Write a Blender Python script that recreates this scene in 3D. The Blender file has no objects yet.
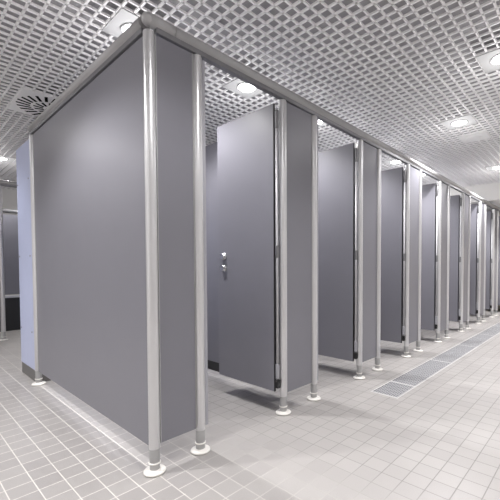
import bpy, bmesh, math, random
from mathutils import Matrix, Vector
random.seed(4)
PI = math.pi
S = bpy.context.scene
C = S.collection

# ------------------------------------------------------------------ materials
def mat(name, col, rough=.5, metal=0., spec=.5, emit=None, bump=0., bscale=80., var=0., vscale=3., coat=0.):
    m = bpy.data.materials.new(name); m.use_nodes = True
    nt = m.node_tree; b = nt.nodes['Principled BSDF']
    b.inputs['Base Color'].default_value = (*col, 1)
    b.inputs['Roughness'].default_value = rough
    b.inputs['Metallic'].default_value = metal
    b.inputs['Specular IOR Level'].default_value = spec
    b.inputs['Coat Weight'].default_value = coat
    if emit:
        b.inputs['Emission Color'].default_value = (*emit[0], 1)
        b.inputs['Emission Strength'].default_value = emit[1]
    tc = nt.nodes.new('ShaderNodeTexCoord')
    if var:
        n = nt.nodes.new('ShaderNodeTexNoise'); n.inputs['Scale'].default_value = vscale
        n.inputs['Detail'].default_value = 4
        nt.links.new(tc.outputs['Object'], n.inputs['Vector'])
        r = nt.nodes.new('ShaderNodeMixRGB'); r.blend_type = 'MIX'
        r.inputs[1].default_value = (*[c*(1-var) for c in col], 1)
        r.inputs[2].default_value = (*[min(1, c*(1+var)) for c in col], 1)
        nt.links.new(n.outputs['Fac'], r.inputs[0]); nt.links.new(r.outputs[0], b.inputs['Base Color'])
    if bump:
        n2 = nt.nodes.new('ShaderNodeTexNoise'); n2.inputs['Scale'].default_value = bscale
        nt.links.new(tc.outputs['Object'], n2.inputs['Vector'])
        bp = nt.nodes.new('ShaderNodeBump'); bp.inputs['Strength'].default_value = bump
        bp.inputs['Distance'].default_value = .002
        nt.links.new(n2.outputs['Fac'], bp.inputs['Height']); nt.links.new(bp.outputs[0], b.inputs['Normal'])
    return m

M = {}
M['laminate'] = mat('grey_laminate', (.19, .188, .214), .36, bump=.05, bscale=300, var=.03, vscale=5)
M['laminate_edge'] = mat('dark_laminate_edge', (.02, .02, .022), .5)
M['alu'] = mat('satin_aluminium', (.68, .68, .69), .30, .65, var=.0, vscale=12)
M['rail'] = mat('rail_aluminium', (.38, .375, .38), .5, .35, var=.03, vscale=8)
M['sleeve'] = mat('sleeve_grey', (.42, .42, .42), .45, .5)
M['nylon'] = mat('white_nylon', (.80, .78, .74), .4)
M['stop'] = mat('stop_profile', (.36, .36, .39), .6, .15)
M['rod'] = mat('hinge_rod_grey', (.50, .50, .52), .5, .1)
M['hinge'] = mat('hinge_grey', (.22, .22, .23), .4, .6)
M['black'] = mat('black_plastic', (.012, .012, .013), .45)
M['slot_black'] = mat('vent_slot_black', (.008, .008, .008), 1., spec=0.)
M['chrome'] = mat('brushed_chrome', (.75, .75, .76), .22, 1.0)
M['lavender'] = mat('lavender_cladding', (.46, .50, .68), .38, var=.03, vscale=20)
M['plinth'] = mat('plinth_steel', (.16, .155, .15), .4, .4)
M['grid'] = mat('white_grid_paint', (.90, .89, .895), .5)
M['void'] = mat('ceiling_void_grey', (.42, .415, .425), .9)
M['light_plate'] = mat('light_plate_grey', (.42, .42, .42), .5)
M['plate'] = mat('white_plate', (.82, .82, .82), .45)
M['lens'] = mat('lamp_lens', (.9, .9, .9), .3, emit=((1., .98, .97), 14.))
M['plaster'] = mat('white_plaster', (.80, .79, .77), .8, var=.02)
M['wall'] = mat('pale_wall', (.74, .73, .72), .7, var=.02)
M['beige'] = mat('beige_wall', (.55, .51, .45), .8, var=.04)
M['steel'] = mat('drain_steel', (.62, .62, .63), .35, .8)
M['drain_frame'] = mat('drain_white_frame', (.62, .61, .60), .4)
M['drain_dark'] = mat('drain_sump', (.05, .05, .055), .6)
M['grate'] = mat('drain_grate_grey', (.40, .40, .415), .4, .2)

def floor_material():
    m = bpy.data.materials.new('grey_floor_tiles'); m.use_nodes = True
    nt = m.node_tree; N = nt.nodes; L = nt.links; b = N['Principled BSDF']
    g = N.new('ShaderNodeNewGeometry'); sp = N.new('ShaderNodeSeparateXYZ'); L.new(g.outputs['Position'], sp.inputs[0])
    lt = N.new('ShaderNodeMath'); lt.operation = 'LESS_THAN'; lt.inputs[1].default_value = .005; L.new(sp.outputs[0], lt.inputs[0])
    ma = N.new('ShaderNodeMath'); ma.operation = 'MULTIPLY_ADD'; ma.inputs[1].default_value = .05
    L.new(lt.outputs[0], ma.inputs[0]); L.new(sp.outputs[1], ma.inputs[2])
    sx = N.new('ShaderNodeMath'); sx.operation = 'ADD'; sx.inputs[1].default_value = 20.0; L.new(sp.outputs[0], sx.inputs[0])
    sy = N.new('ShaderNodeMath'); sy.operation = 'ADD'; sy.inputs[1].default_value = 20.0; L.new(ma.outputs[0], sy.inputs[0])
    cb = N.new('ShaderNodeCombineXYZ'); L.new(sx.outputs[0], cb.inputs[0]); L.new(sy.outputs[0], cb.inputs[1])
    br = N.new('ShaderNodeTexBrick'); br.offset = 0; br.squash = 1
    br.inputs['Scale'].default_value = 1; br.inputs['Brick Width'].default_value = .1; br.inputs['Row Height'].default_value = .1
    br.inputs['Mortar Size'].default_value = .0026; br.inputs['Mortar Smooth'].default_value = .25; br.inputs['Bias'].default_value = 0
    br.inputs['Color1'].default_value = (.37, .351, .342, 1); br.inputs['Color2'].default_value = (.41, .392, .379, 1)
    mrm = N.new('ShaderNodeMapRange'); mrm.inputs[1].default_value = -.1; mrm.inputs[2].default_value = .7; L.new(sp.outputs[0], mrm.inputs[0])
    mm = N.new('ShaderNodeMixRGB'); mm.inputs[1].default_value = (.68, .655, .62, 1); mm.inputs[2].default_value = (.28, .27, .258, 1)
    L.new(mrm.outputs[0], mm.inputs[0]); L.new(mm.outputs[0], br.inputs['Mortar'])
    L.new(cb.outputs[0], br.inputs['Vector'])
    n = N.new('ShaderNodeTexNoise'); n.inputs['Scale'].default_value = 260; n.inputs['Detail'].default_value = 3
    L.new(g.outputs['Position'], n.inputs['Vector'])
    mx = N.new('ShaderNodeMixRGB'); mx.blend_type = 'OVERLAY'; mx.inputs[0].default_value = .12
    L.new(br.outputs['Color'], mx.inputs[1]); L.new(n.outputs['Fac'], mx.inputs[2])
    L.new(mx.outputs[0], b.inputs['Base Color'])
    mr = N.new('ShaderNodeMapRange'); mr.inputs[3].default_value = .34; mr.inputs[4].default_value = .85
    L.new(br.outputs['Fac'], mr.inputs[0]); L.new(mr.outputs[0], b.inputs['Roughness'])
    b.inputs['Specular IOR Level'].default_value = .55
    inv = N.new('ShaderNodeMath'); inv.operation = 'SUBTRACT'; inv.inputs[0].default_value = 1; L.new(br.outputs['Fac'], inv.inputs[1])
    bp = N.new('ShaderNodeBump'); bp.inputs['Strength'].default_value = .25; bp.inputs['Distance'].default_value = .002
    L.new(inv.outputs[0], bp.inputs['Height']); L.new(bp.outputs[0], b.inputs['Normal'])
    return m
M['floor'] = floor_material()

# ------------------------------------------------------------------ mesh helpers
def box(bm, x0, x1, y0, y1, z0, z1, bev=0., seg=2):
    r = bmesh.ops.create_cube(bm, size=1)
    vs = r['verts']
    for v in vs:
        v.co = Vector((x0+(v.co.x+.5)*(x1-x0), y0+(v.co.y+.5)*(y1-y0), z0+(v.co.z+.5)*(z1-z0)))
    if bev:
        es = list({e for v in vs for e in v.link_edges})
        bmesh.ops.bevel(bm, geom=es, offset=bev, segments=seg, profile=.5, affect='EDGES')

def lathe(bm, prof, seg=32, cx=0, cy=0, axis='z'):
    rings = []
    for r, z in prof:
        ring = []
        for k in range(seg):
            a = 2*PI*k/seg
            p = (r*math.cos(a), r*math.sin(a), z)
            if axis == 'x': p = (p[2], p[0], p[1])
            if axis == 'y': p = (p[1], p[2], p[0])
            ring.append(bm.verts.new((p[0]+cx, p[1]+cy, p[2])))
        rings.append(ring)
    for a, b in zip(rings, rings[1:]):
        for k in range(seg):
            f = bm.faces.new((a[k], a[(k+1) % seg], b[(k+1) % seg], b[k])); f.smooth = True
    bm.faces.new(list(reversed(rings[0]))); bm.faces.new(rings[-1])

def obj(name, bm, m, parent=None, loc=None):
    bmesh.ops.recalc_face_normals(bm, faces=bm.faces[:])
    me = bpy.data.meshes.new(name); bm.to_mesh(me); bm.free()
    me.materials.append(m if not isinstance(m, str) else M[m])
    o = bpy.data.objects.new(name, me); C.objects.link(o)
    if parent: o.parent = parent
    if loc: o.location = loc
    return o
def tag(o, label, cat, group=None):
    o['label'] = label; o['category'] = cat
    if group: o['group'] = group
    return o
def thing(name, label, cat, loc=(0, 0, 0), group=None, rz=0):
    o = bpy.data.objects.new(name, None); C.objects.link(o); o.location = loc
    o.rotation_euler = (0, 0, rz); o.empty_display_size = .1
    return tag(o, label, cat, group)
def dup(root, loc, label, rz=None):
    r = root.copy(); C.objects.link(r); r.location = loc; r['label'] = label
    if rz is not None: r.rotation_euler = (0, 0, rz)
    for ch in list(root.children):
        c = ch.copy(); C.objects.link(c); c.parent = r
        for g in list(ch.children):
            d = g.copy(); C.objects.link(d); d.parent = c
    return r
def struct(name, bm, m):
    o = obj(name, bm, m); o['kind'] = 'structure'; return o
def B(*a, **k):
    bm = bmesh.new(); box(bm, *a, **k); return bm

ORD = ['first', 'second', 'third', 'fourth', 'fifth', 'sixth', 'seventh', 'eighth', 'ninth', 'tenth']

# ------------------------------------------------------------------ layout (metres)
A0, OPEN, PITCH = .2543, .6451, .9756
NB = 8
PT = 2.03                        # post height
CEIL = 2.5
left_x = [A0+i*PITCH for i in range(NB)]
right_x = [x+OPEN for x in left_x]
XE = 8.15                        # end wall
XL, YF, YB = -2.85, -3.3, 7.2

# ------------------------------------------------------------------ setting
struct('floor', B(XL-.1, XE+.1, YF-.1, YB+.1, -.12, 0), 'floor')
struct('wall_left', B(XL-.1, XL, YF, YB, 0, 2.61), 'wall')
struct('wall_right', B(XE, XE+.1, YF, YB, 0, 2.61), 'beige')
struct('wall_front', B(XL, XE, YF-.1, YF, 0, 2.61), 'wall')
struct('wall_back', B(XL, XE, YB, YB+.1, 0, 2.61), 'wall')
struct('baseboard_service', B(.03, XE, 1.942, 1.954, 0, .10), 'plinth')
struct('wall_service', B(.03, XE, 1.955, 2.42, 0, 2.0), 'lavender')
bm = bmesh.new()
GP, GT, GH = .075, .0122, .014
XG = 6.675
n0, n1 = int(round(XL/GP)), int(round(XG/GP))
for i in range(n0, n1+1):
    box(bm, i*GP-GT/2, i*GP+GT/2, YF, YB, CEIL, CEIL+GH)
m0, m1 = int(YF/GP), int(YB/GP)
for j in range(m0, m1+1):
    box(bm, XL, XG, j*GP-GT/2, j*GP+GT/2, CEIL, CEIL+GH)
struct('ceiling', bm, 'grid')
struct('ceiling_slab', B(XL-.1, XE+.1, YF-.1, YB+.1, 2.62, 2.7), 'void')
struct('trim_1', B(XG+.01, XE, YF, YB, 2.18, 2.61), 'plaster')

# ------------------------------------------------------------------ posts
def make_post(label):
    t = thing('support_post', label, 'post', (0, 0, 0), 'aluminium posts of the cubicle row')
    bm = bmesh.new()
    lathe(bm, [(.0245, .115), (.0255, .117), (.0255, PT-.012), (.0235, PT-.004), (.018, PT)], 36)
    obj('tube', bm, 'alu', t)
    bm = bmesh.new()
    lathe(bm, [(.0225, .013), (.0235, .0145), (.0235, .125), (.0225, .127)], 36)
    obj('sleeve', bm, 'sleeve', t)
    bm = bmesh.new()
    lathe(bm, [(.0245, .044), (.0275, .0455), (.0275, .050), (.0245, .0515)], 36)
    obj('collar', bm, 'nylon', t)
    bm = bmesh.new()
    lathe(bm, [(.045, 0), (.046, .003), (.0505, .004), (.0505, .009), (.048, .0125), (.036, .0145), (.0255, .0155), (.025, .019)], 40)
    obj('foot', bm, 'nylon', t)
    return t
corner = make_post('nearest aluminium post, at the corner of the wide side panel and the front row')
for i in range(NB):
    lp = dup(corner, (left_x[i], 0, 0), f'aluminium post left of the {ORD[i]} cubicle opening from the near corner')
    ds = obj('door_stop', B(.0262, .045, -.008, .016, .13, PT-.01, bev=.002), 'stop', lp) if i == 0 else ds.copy()
    if i: C.objects.link(ds); ds.parent = lp
    dup(corner, (right_x[i], 0, 0), f'aluminium post at the hinge side of the {ORD[i]} open door from the near corner')
endp = dup(corner, (0, 1.9, 0), 'pale post at the far left end of the wide side panel beside the lavender cladding')

# ------------------------------------------------------------------ panels
PB, PTOP = .13, 2.026
def panel(name, label, cat, x0, x1, y0, y1, z0=PB, z1=PTOP, group=None):
    cx, cy = (x0+x1)/2, (y0+y1)/2
    t = thing(name, label, cat, (cx, cy, z0), group)
    obj('board', B(x0-cx, x1-cx, y0-cy, y1-cy, 0, z1-z0, bev=.0015), 'laminate', t)
    # slim edge channels closing the gap to the posts
    for s in (-1, 1):
        if x1-x0 > y1-y0:
            e = (x0 if s < 0 else x1)-cx
            q = B(min(e, e+s*.005), max(e, e+s*.005), -.009, .009, 0, z1-z0, bev=.001)
        else:
            e = (y0 if s < 0 else y1)-cy
            q = B(-.009, .009, min(e, e+s*.005), max(e, e+s*.005), 0, z1-z0, bev=.001)
        obj('edge_channel', q, 'sleeve', t)
    return t
PY0, PY1 = -.0065, .0065
panel('side_panel', 'wide grey side panel filling the left of the photo, standing clear of the floor', 'panel',
      -.0065, .0065, .032, 1.868, .112)
FG = 'narrow grey front panels of the cubicle row'
panel('front_panel', 'narrow grey front panel between the corner post and the first opening', 'panel',
      .032, left_x[0]-.032, PY0, PY1, group=FG)
for i in range(NB):
    x0 = right_x[i]+.032
    x1 = (left_x[i+1]-.032) if i+1 < NB else XE-.02
    nxt = f'the {ORD[i+1]} opening' if i+1 < NB else 'the far end wall'
    panel('front_panel', f'narrow grey front panel between the {ORD[i]} open door and {nxt}', 'panel', x0, x1, PY0, PY1, group=FG)
for i in range(NB-0):
    x = right_x[i]+.19
    pt = panel('partition_panel', f'grey inner partition behind the {ORD[i]} open door from the near corner', 'partition',
          x-.0065, x+.0065, .03, 1.94, .13, PTOP, group='inner partitions between cubicles')
    obj('dark_strip', B(-.004, .004, -.15, .95, -.08, -.001), 'laminate_edge', pt)  # plain dark strip below the rear part of the board

# ------------------------------------------------------------------ doors
def make_door(label):
    t = thing('cubicle_door', label, 'door', (0, 0, 0), 'open grey doors of the cubicle row')
    W, Z0, Z1 = .575, .15, 2.0
    # origin on the hinge pin; leaf runs along +Y, its room-side face towards -X
    leaf = obj('leaf', B(-.0065, .0065, .02, .02+W, Z0, Z1, bev=.0015), 'laminate', t)
    obj('edge_seal', B(-.0068, .0068, .015, .02, Z0, Z1, bev=.001), 'laminate_edge', t)
    bm = bmesh.new(); lathe(bm, [(.0085, .24), (.0085, 1.86)], 20, cx=.006, cy=0)
    obj('hinge_rod', bm, 'rod', t)
    for z0, z1, m in ((1.84, 1.955, 'hinge'), (1.02, 1.10, 'hinge')):
        bm = bmesh.new(); lathe(bm, [(.0115, z0), (.0125, z0+.004), (.0125, z1-.004), (.0115, z1)], 20, cx=.006, cy=0)
        obj('hinge', bm, m, t)
    bm = bmesh.new(); lathe(bm, [(.012, .235), (.0125, .24), (.0125, .325), (.012, .33)], 20, cx=.006, cy=0)
    obj('hinge_sleeve', bm, 'stop', t)
    obj('hinge_block', B(-.008, .0195, -.016, .0105, .175, .228, bev=.004), 'black', t)
    for z in (1.04, .955):
        for s in (-1, 1):
            bm = bmesh.new()
            x0 = s*.0065
            prof = [(.027, x0), (.0275, x0+s*.003), (.0265, x0+s*.006), (.017, x0+s*.008), (.0165, x0+s*.012),
                    (.0225, x0+s*.014), (.0245, x0+s*.021), (.021, x0+s*.026)]
            lathe(bm, prof, 28, axis='x')
            for v in bm.verts: v.co.y += .522; v.co.z += z
            k = obj('knob' if z > 1 else 'lock_turn', bm, 'chrome', t)
            k['label'] = 'round chrome knob' if z > 1 else 'round chrome lock turn below the knob'
    return t
door_label = ['open grey cubicle door nearest the corner, showing two round chrome knobs'] + [
    f'open grey cubicle door in the {ORD[i]} opening from the near corner' for i in range(1, NB)]
d0 = make_door(door_label[0])
angles = [0, 0, 0, 0, 0, 0, 0, 0]
d0.location = (right_x[0]-.047, .012, 0)
for i in range(1, NB):
    dup(d0, (right_x[i]-.047, .012, 0), door_label[i], math.radians(angles[i]))

# ------------------------------------------------------------------ head rails
RR, RZ = .031, .049
def rail_bm(axis, a0, a1):
    prof = [(RR*math.cos(2*PI*k/24), RZ+RR*.95*math.sin(2*PI*k/24)) for k in range(24)]
    bm = bmesh.new(); ends = []
    for t in (a0, a1):
        ends.append([bm.verts.new((t, p, z) if axis == 'x' else (p, t, z)) for p, z in prof])
    n = len(prof)
    for k in range(n):
        f = bm.faces.new((ends[0][k], ends[0][(k+1) % n], ends[1][(k+1) % n], ends[1][k])); f.smooth = True
    bm.faces.new(ends[0]); bm.faces.new(list(reversed(ends[1])))
    return bm
def channel(axis, a0, a1, parent):
    q = B(a0, a1, -.016,   .016, 0, .026, bev=.002) if axis == 'x' else B(-.016, .016, a0, a1, 0, .026, bev=.002)
    obj('shadow_channel', q, 'hinge', parent)  # dark grey carries the shade under the rail tube
t = thing('head_rail', 'long aluminium head rail running over the row of doors', 'rail', (0, 0, PT+.002))
obj('rail_tube', rail_bm('x', .125, XE-.01), 'rail', t)
channel('x', .03, XE-.01, t)
bm = rail_bm('x', 0, .122)
lathe(bm, [(max(.001, RR*math.cos(-PI/2+PI*k/16)), RZ+RR*.95*math.sin(-PI/2+PI*k/16)) for k in range(17)], 40)
obj('corner_connector', bm, 'rail', t)['label'] = 'smooth rounded corner connector over the nearest post'
t = thing('head_rail', 'short aluminium head rail along the top of the wide side panel at left', 'rail', (0, 0, PT+.002))
obj('rail_tube', rail_bm('y', .037, 1.93), 'rail', t)
channel('y', .037, 1.93, t)

# ------------------------------------------------------------------ cladding at the end of the service wall
t = thing('wall_cladding', 'pale lavender cladding panel with small screws at the end of the service wall', 'cladding', (0, 1.93, 0))
bd = obj('board', B(-.006, .024, .0, .50, .10, 2.02, bev=.002), 'lavender', t)
obj('plinth', B(-.002, .024, .0, .50, 0, .098, bev=.001), 'plinth', t)['label'] = 'dark grey steel plinth'
for y, z in ((.11, 1.705), (.46, 1.70), (.11, .416), (.46, .418), (.11, 1.06), (.46, 1.06)):
    bm = bmesh.new(); lathe(bm, [(.008, -.006), (.008, -.008), (.006, -.0095)], 16, axis='x')
    for v in bm.verts: v.co.y += y; v.co.z += z
    obj('screw', bm, 'hinge', t)

# ------------------------------------------------------------------ floor drain channel
t = thing('floor_drain', 'long steel grated drain channel set in the floor before the cubicles', 'drain', (0, -.345, 0))
cuts = [1.645, 1.975, 2.9, 3.83, 4.76, 5.69, 6.62, 7.55]
W = .1
bm = bmesh.new()
box(bm, cuts[0]-.012, cuts[-1]+.012, -W-.009, -W, -.01, .0025); box(bm, cuts[0]-.012, cuts[-1]+.012, W, W+.009, -.01, .0025)
for c in cuts: box(bm, c-.006, c+.006, -W, W, -.01, .0025)
obj('frame', bm, 'drain_frame', t)
obj('sump', B(cuts[0], cuts[-1], -W, W, -.02, .0006), 'drain_dark', t)
for k, (a, b) in enumerate(zip(cuts, cuts[1:])):
    bm = bmesh.new()
    n = 11
    for j in range(n):
        y0 = -W+.003+(2*W-.006)*j/n
        box(bm, a+.007, b-.007, y0, y0+(2*W-.006)/n*.66, -.008, .0018)
    m = int((b-a)/.06)
    for j in range(m+1):
        x = a+.011+(b-a-.022)*j/m
        box(bm, x-.004, x+.004, -W+.003, W-.003, -.008, .0016)
    obj('grate', bm, 'grate', t)

# ------------------------------------------------------------------ ceiling fittings
def make_light(label, FILL, LAMP):
    t = thing('ceiling_light', label, 'light', (0, 0, CEIL), 'square downlights in the grid ceiling')
    H = .1485
    bm = bmesh.new()
    # square plate with a round cut-out
    seg = 48; R = .082
    def sq(a):
        c, s = math.cos(a), math.sin(a); k = H/max(abs(c), abs(s)); return c*k, s*k
    o0 = []; o1 = []; i0 = []; i1 = []
    for k in range(seg):
        a = 2*PI*k/seg + PI/4
        x, y = sq(a)
        o0.append(bm.verts.new((x, y, -.006))); o1.append(bm.verts.new((x, y, -.001)))
        i0.append(bm.verts.new((R*math.cos(a), R*math.sin(a), -.006))); i1.append(bm.verts.new((R*math.cos(a), R*math.sin(a), -.001)))
    for k in range(seg):
        q = (k+1) % seg
        bm.faces.new((o0[k], o0[q], i0[q], i0[k])); bm.faces.new((o1[k], i1[k], i1[q], o1[q]))
        bm.faces.new((o0[k], o1[k], o1[q], o0[q])); bm.faces.new((i0[k], i0[q], i1[q], i1[k]))
    obj('plate', bm, 'light_plate', t)
    bm = bmesh.new(); lathe(bm, [(.083, -.0065), (.088, -.010), (.078, -.012), (.074, -.004), (.074, .0)], 48)
    obj('trim_ring', bm, 'light_plate', t)
    bm = bmesh.new(); lathe(bm, [(.072, -.004), (.066, -.011), (.05, -.016), (.025, -.019), (.004, -.0195)], 40)
    obj('lens', bm, 'lens', t)
    ld = bpy.data.lights.new('lamp', 'SPOT'); ld.energy = LAMP; ld.color = (1., .985, .985)
    ld.spot_size = math.radians(126); ld.spot_blend = .5; ld.shadow_soft_size = .045
    lo = bpy.data.objects.new('lamp', ld); C.objects.link(lo); lo.parent = t; lo.location = (0, 0, -.085)
    gd = bpy.data.lights.new('grid_fill', 'POINT'); gd.energy = FILL; gd.color = (1., .985, .985); gd.shadow_soft_size = .05  # unseen point lamp added below the fitting to brighten the ceiling grid
    go = bpy.data.objects.new('grid_fill', gd); C.objects.link(go); go.parent = t; go.location = (0, 0, -.21)
    return t
l0 = make_light('square ceiling downlight over the near corner post', 2.8, 90.)
l0.location = (.3, .75, CEIL)
for k in range(1, 8):
    x = round((.30+k*.9756)/GP)*GP
    if x < XG-.1:
        dup(l0, (x, .75, CEIL), f'square ceiling downlight above the {ORD[k-1]} open door, seen over the rail')
la = make_light('square ceiling downlight cut by the right edge of the photo, nearest over the aisle', 2.5, 43.); la.location = (2.25, -.975, CEIL)
dup(l0, (3.3, -.375, CEIL), 'square ceiling downlight over the aisle beside the blank white panel')
dup(l0, (5.55, -.3, CEIL), 'small far square ceiling downlight over the aisle at the right edge')
dup(la, (.3, 4.8, CEIL), 'square ceiling downlight at the left edge beyond the lavender cladding')
# unseen downlights, most of them added to raise brightness and ceiling bounce
for x, y, where in ((-.9, .6, 'left of the side panel'), (-.9, 2.7, 'left beyond the side panel'), (0, -.975, 'in front of the corner post'),
                    (-2.1, -.6, 'by the left wall near the camera'), (-2.1, .9, 'by the middle of the left wall'), (-2.1, 2.7, 'by the left wall beyond the side panel'), (-2.1, 4.8, 'by the far left wall'),
                    (-1.5, -2.1, 'behind the camera'), (.6, -2.4, 'right of the camera'), (2.7, -2.4, 'by the front wall'), (4.8, -2.4, 'farthest along the front wall'),
                    (6.3, -1.2, 'at the end of the aisle'), (2.1, 3.6, 'behind the service wall'), (4.2, 3.6, 'farther behind the service wall'), (1.5, 6.3, 'at the back')):
    dup(l0 if where == 'left of the side panel' else la, (x, y, CEIL), f'unseen square ceiling downlight, {where}')
dup(l0, (7.05, .75, 2.18), 'square downlight in the low white soffit over the seventh cubicle')
dup(l0, (7.35, -1.2, 2.18), 'square downlight in the low white soffit over the end of the aisle')

t = thing('ceiling_vent', 'square white swirl air diffuser with black slots in the ceiling at left', 'vent', (.3, 2.475, CEIL))
obj('plate', B(-.2985, .2985, -.2985, .2985, -.007, -.001, bev=.001), 'plate', t)
bm = bmesh.new()
def slot(bm, r0, r1, w, a):
    q = bmesh.new(); box(q, r0, r1, -w, w, -.0085, -.0068, bev=.0)
    for v in q.verts:
        x, y = v.co.x, v.co.y
        s = .25*(x-r0)
        y += s
        v.co.x, v.co.y = x*math.cos(a)-y*math.sin(a), x*math.sin(a)+y*math.cos(a)
    me = bpy.data.meshes.new('tmp'); q.to_mesh(me); q.free(); bm.from_mesh(me); bpy.data.meshes.remove(me)
for k in range(24): slot(bm, .175, .282, .0125, 2*PI*k/24)
for k in range(14): slot(bm, .075, .150, .0115, 2*PI*(k+.4)/14)
obj('slots', bm, 'slot_black', t)['label'] = 'two rings of black radial slots'

t = thing('ceiling_hatch', 'blank white square ceiling panel next to the aisle downlight at right', 'ceiling panel', (3.9, -.375, CEIL))
obj('plate', B(-.1485, .1485, -.1485, .1485, -.006, -.001, bev=.001), 'plate', t)
bm = bmesh.new(); lathe(bm, [(.09, -.006), (.092, -.009), (.085, -.011), (.0, -.0112)][:3], 40)
obj('speaker_cover', bm, 'plate', t)

# ------------------------------------------------------------------ second cubicle row seen past the cladding at far left
yb = 4.35
dup(corner, (.2, yb, 0), 'aluminium post of the rear cubicle row at the far left edge')
t = thing('head_rail', 'head rail of the rear cubicle row at the far left edge', 'rail', (0, yb, PT+.002))
obj('rail_tube', rail_bm('x', -.8, 3.0), 'rail', t); channel('x', -.8, 3.0, t)
panel('rear_front_panel', 'grey front panel of the rear row left of its post', 'panel', -.75, .161, yb-.0065, yb+.0065)
ys = 5.2
panel('rear_screen', 'grey rear screen seen through the rear opening behind the cladding', 'partition', .1, 2.2, ys-.0065, ys+.0065, .55, 1.765)
t = thing('head_rail', 'dark thin rail above the grey rear screen', 'rail', (0, ys, 1.767))
obj('rail_tube', rail_bm('x', .1, 2.2), 'hinge', t)
t = thing('bench', 'dark low bench front with pale top edge beneath the grey rear screen', 'bench', (1.15, ys, 0))
obj('front_board', B(-1.05, 1.05, -.02, .02, 0, .50), 'laminate_edge', t)
obj('top_edge', B(-1.05, 1.05, -.03, .03,   .502, .535, bev=.004), 'alu', t)

# ------------------------------------------------------------------ camera
cx, cy, cz, yaw, pit, rol, f, sx, sy = -.8197, -1.559, .9621, .7271, -.0306, -.0028, 356.9541, 36.2771, 27.6811
F = Vector((math.cos(yaw)*math.cos(pit), math.sin(yaw)*math.cos(pit), math.sin(pit)))
R = Vector((math.sin(yaw), -math.cos(yaw), 0)); U = R.cross(F)
R2 = R*math.cos(rol)+U*math.sin(rol); U2 = -R*math.sin(rol)+U*math.cos(rol)
cd = bpy.data.cameras.new('camera'); co = bpy.data.objects.new('camera', cd); C.objects.link(co)
m = Matrix.Identity(4)
for k in range(3):
    m[k][0], m[k][1], m[k][2], m[k][3] = R2[k], U2[k], -F[k], (cx, cy, cz)[k]
co.matrix_world = m
cd.sensor_width = 36; cd.sensor_fit = 'HORIZONTAL'; cd.lens = f*36/500
cd.shift_x = -sx/500; cd.shift_y = sy/500; cd.clip_start = .02
S.camera = co

# ------------------------------------------------------------------ world and view
w = bpy.data.worlds.new('world'); w.use_nodes = True; S.world = w
w.node_tree.nodes['Background'].inputs[0].default_value = (.9, .92, 1., 1)
w.node_tree.nodes['Background'].inputs[1].default_value = .05
S.view_settings.view_transform = 'Standard'; S.view_settings.look = 'None'
S.view_settings.gamma = 1; S.view_settings.exposure = 0.38; S.view_settings.use_curve_mapping = False
S.cycles.use_denoising = True
S.cycles.max_bounces = 8; S.cycles.diffuse_bounces = 5
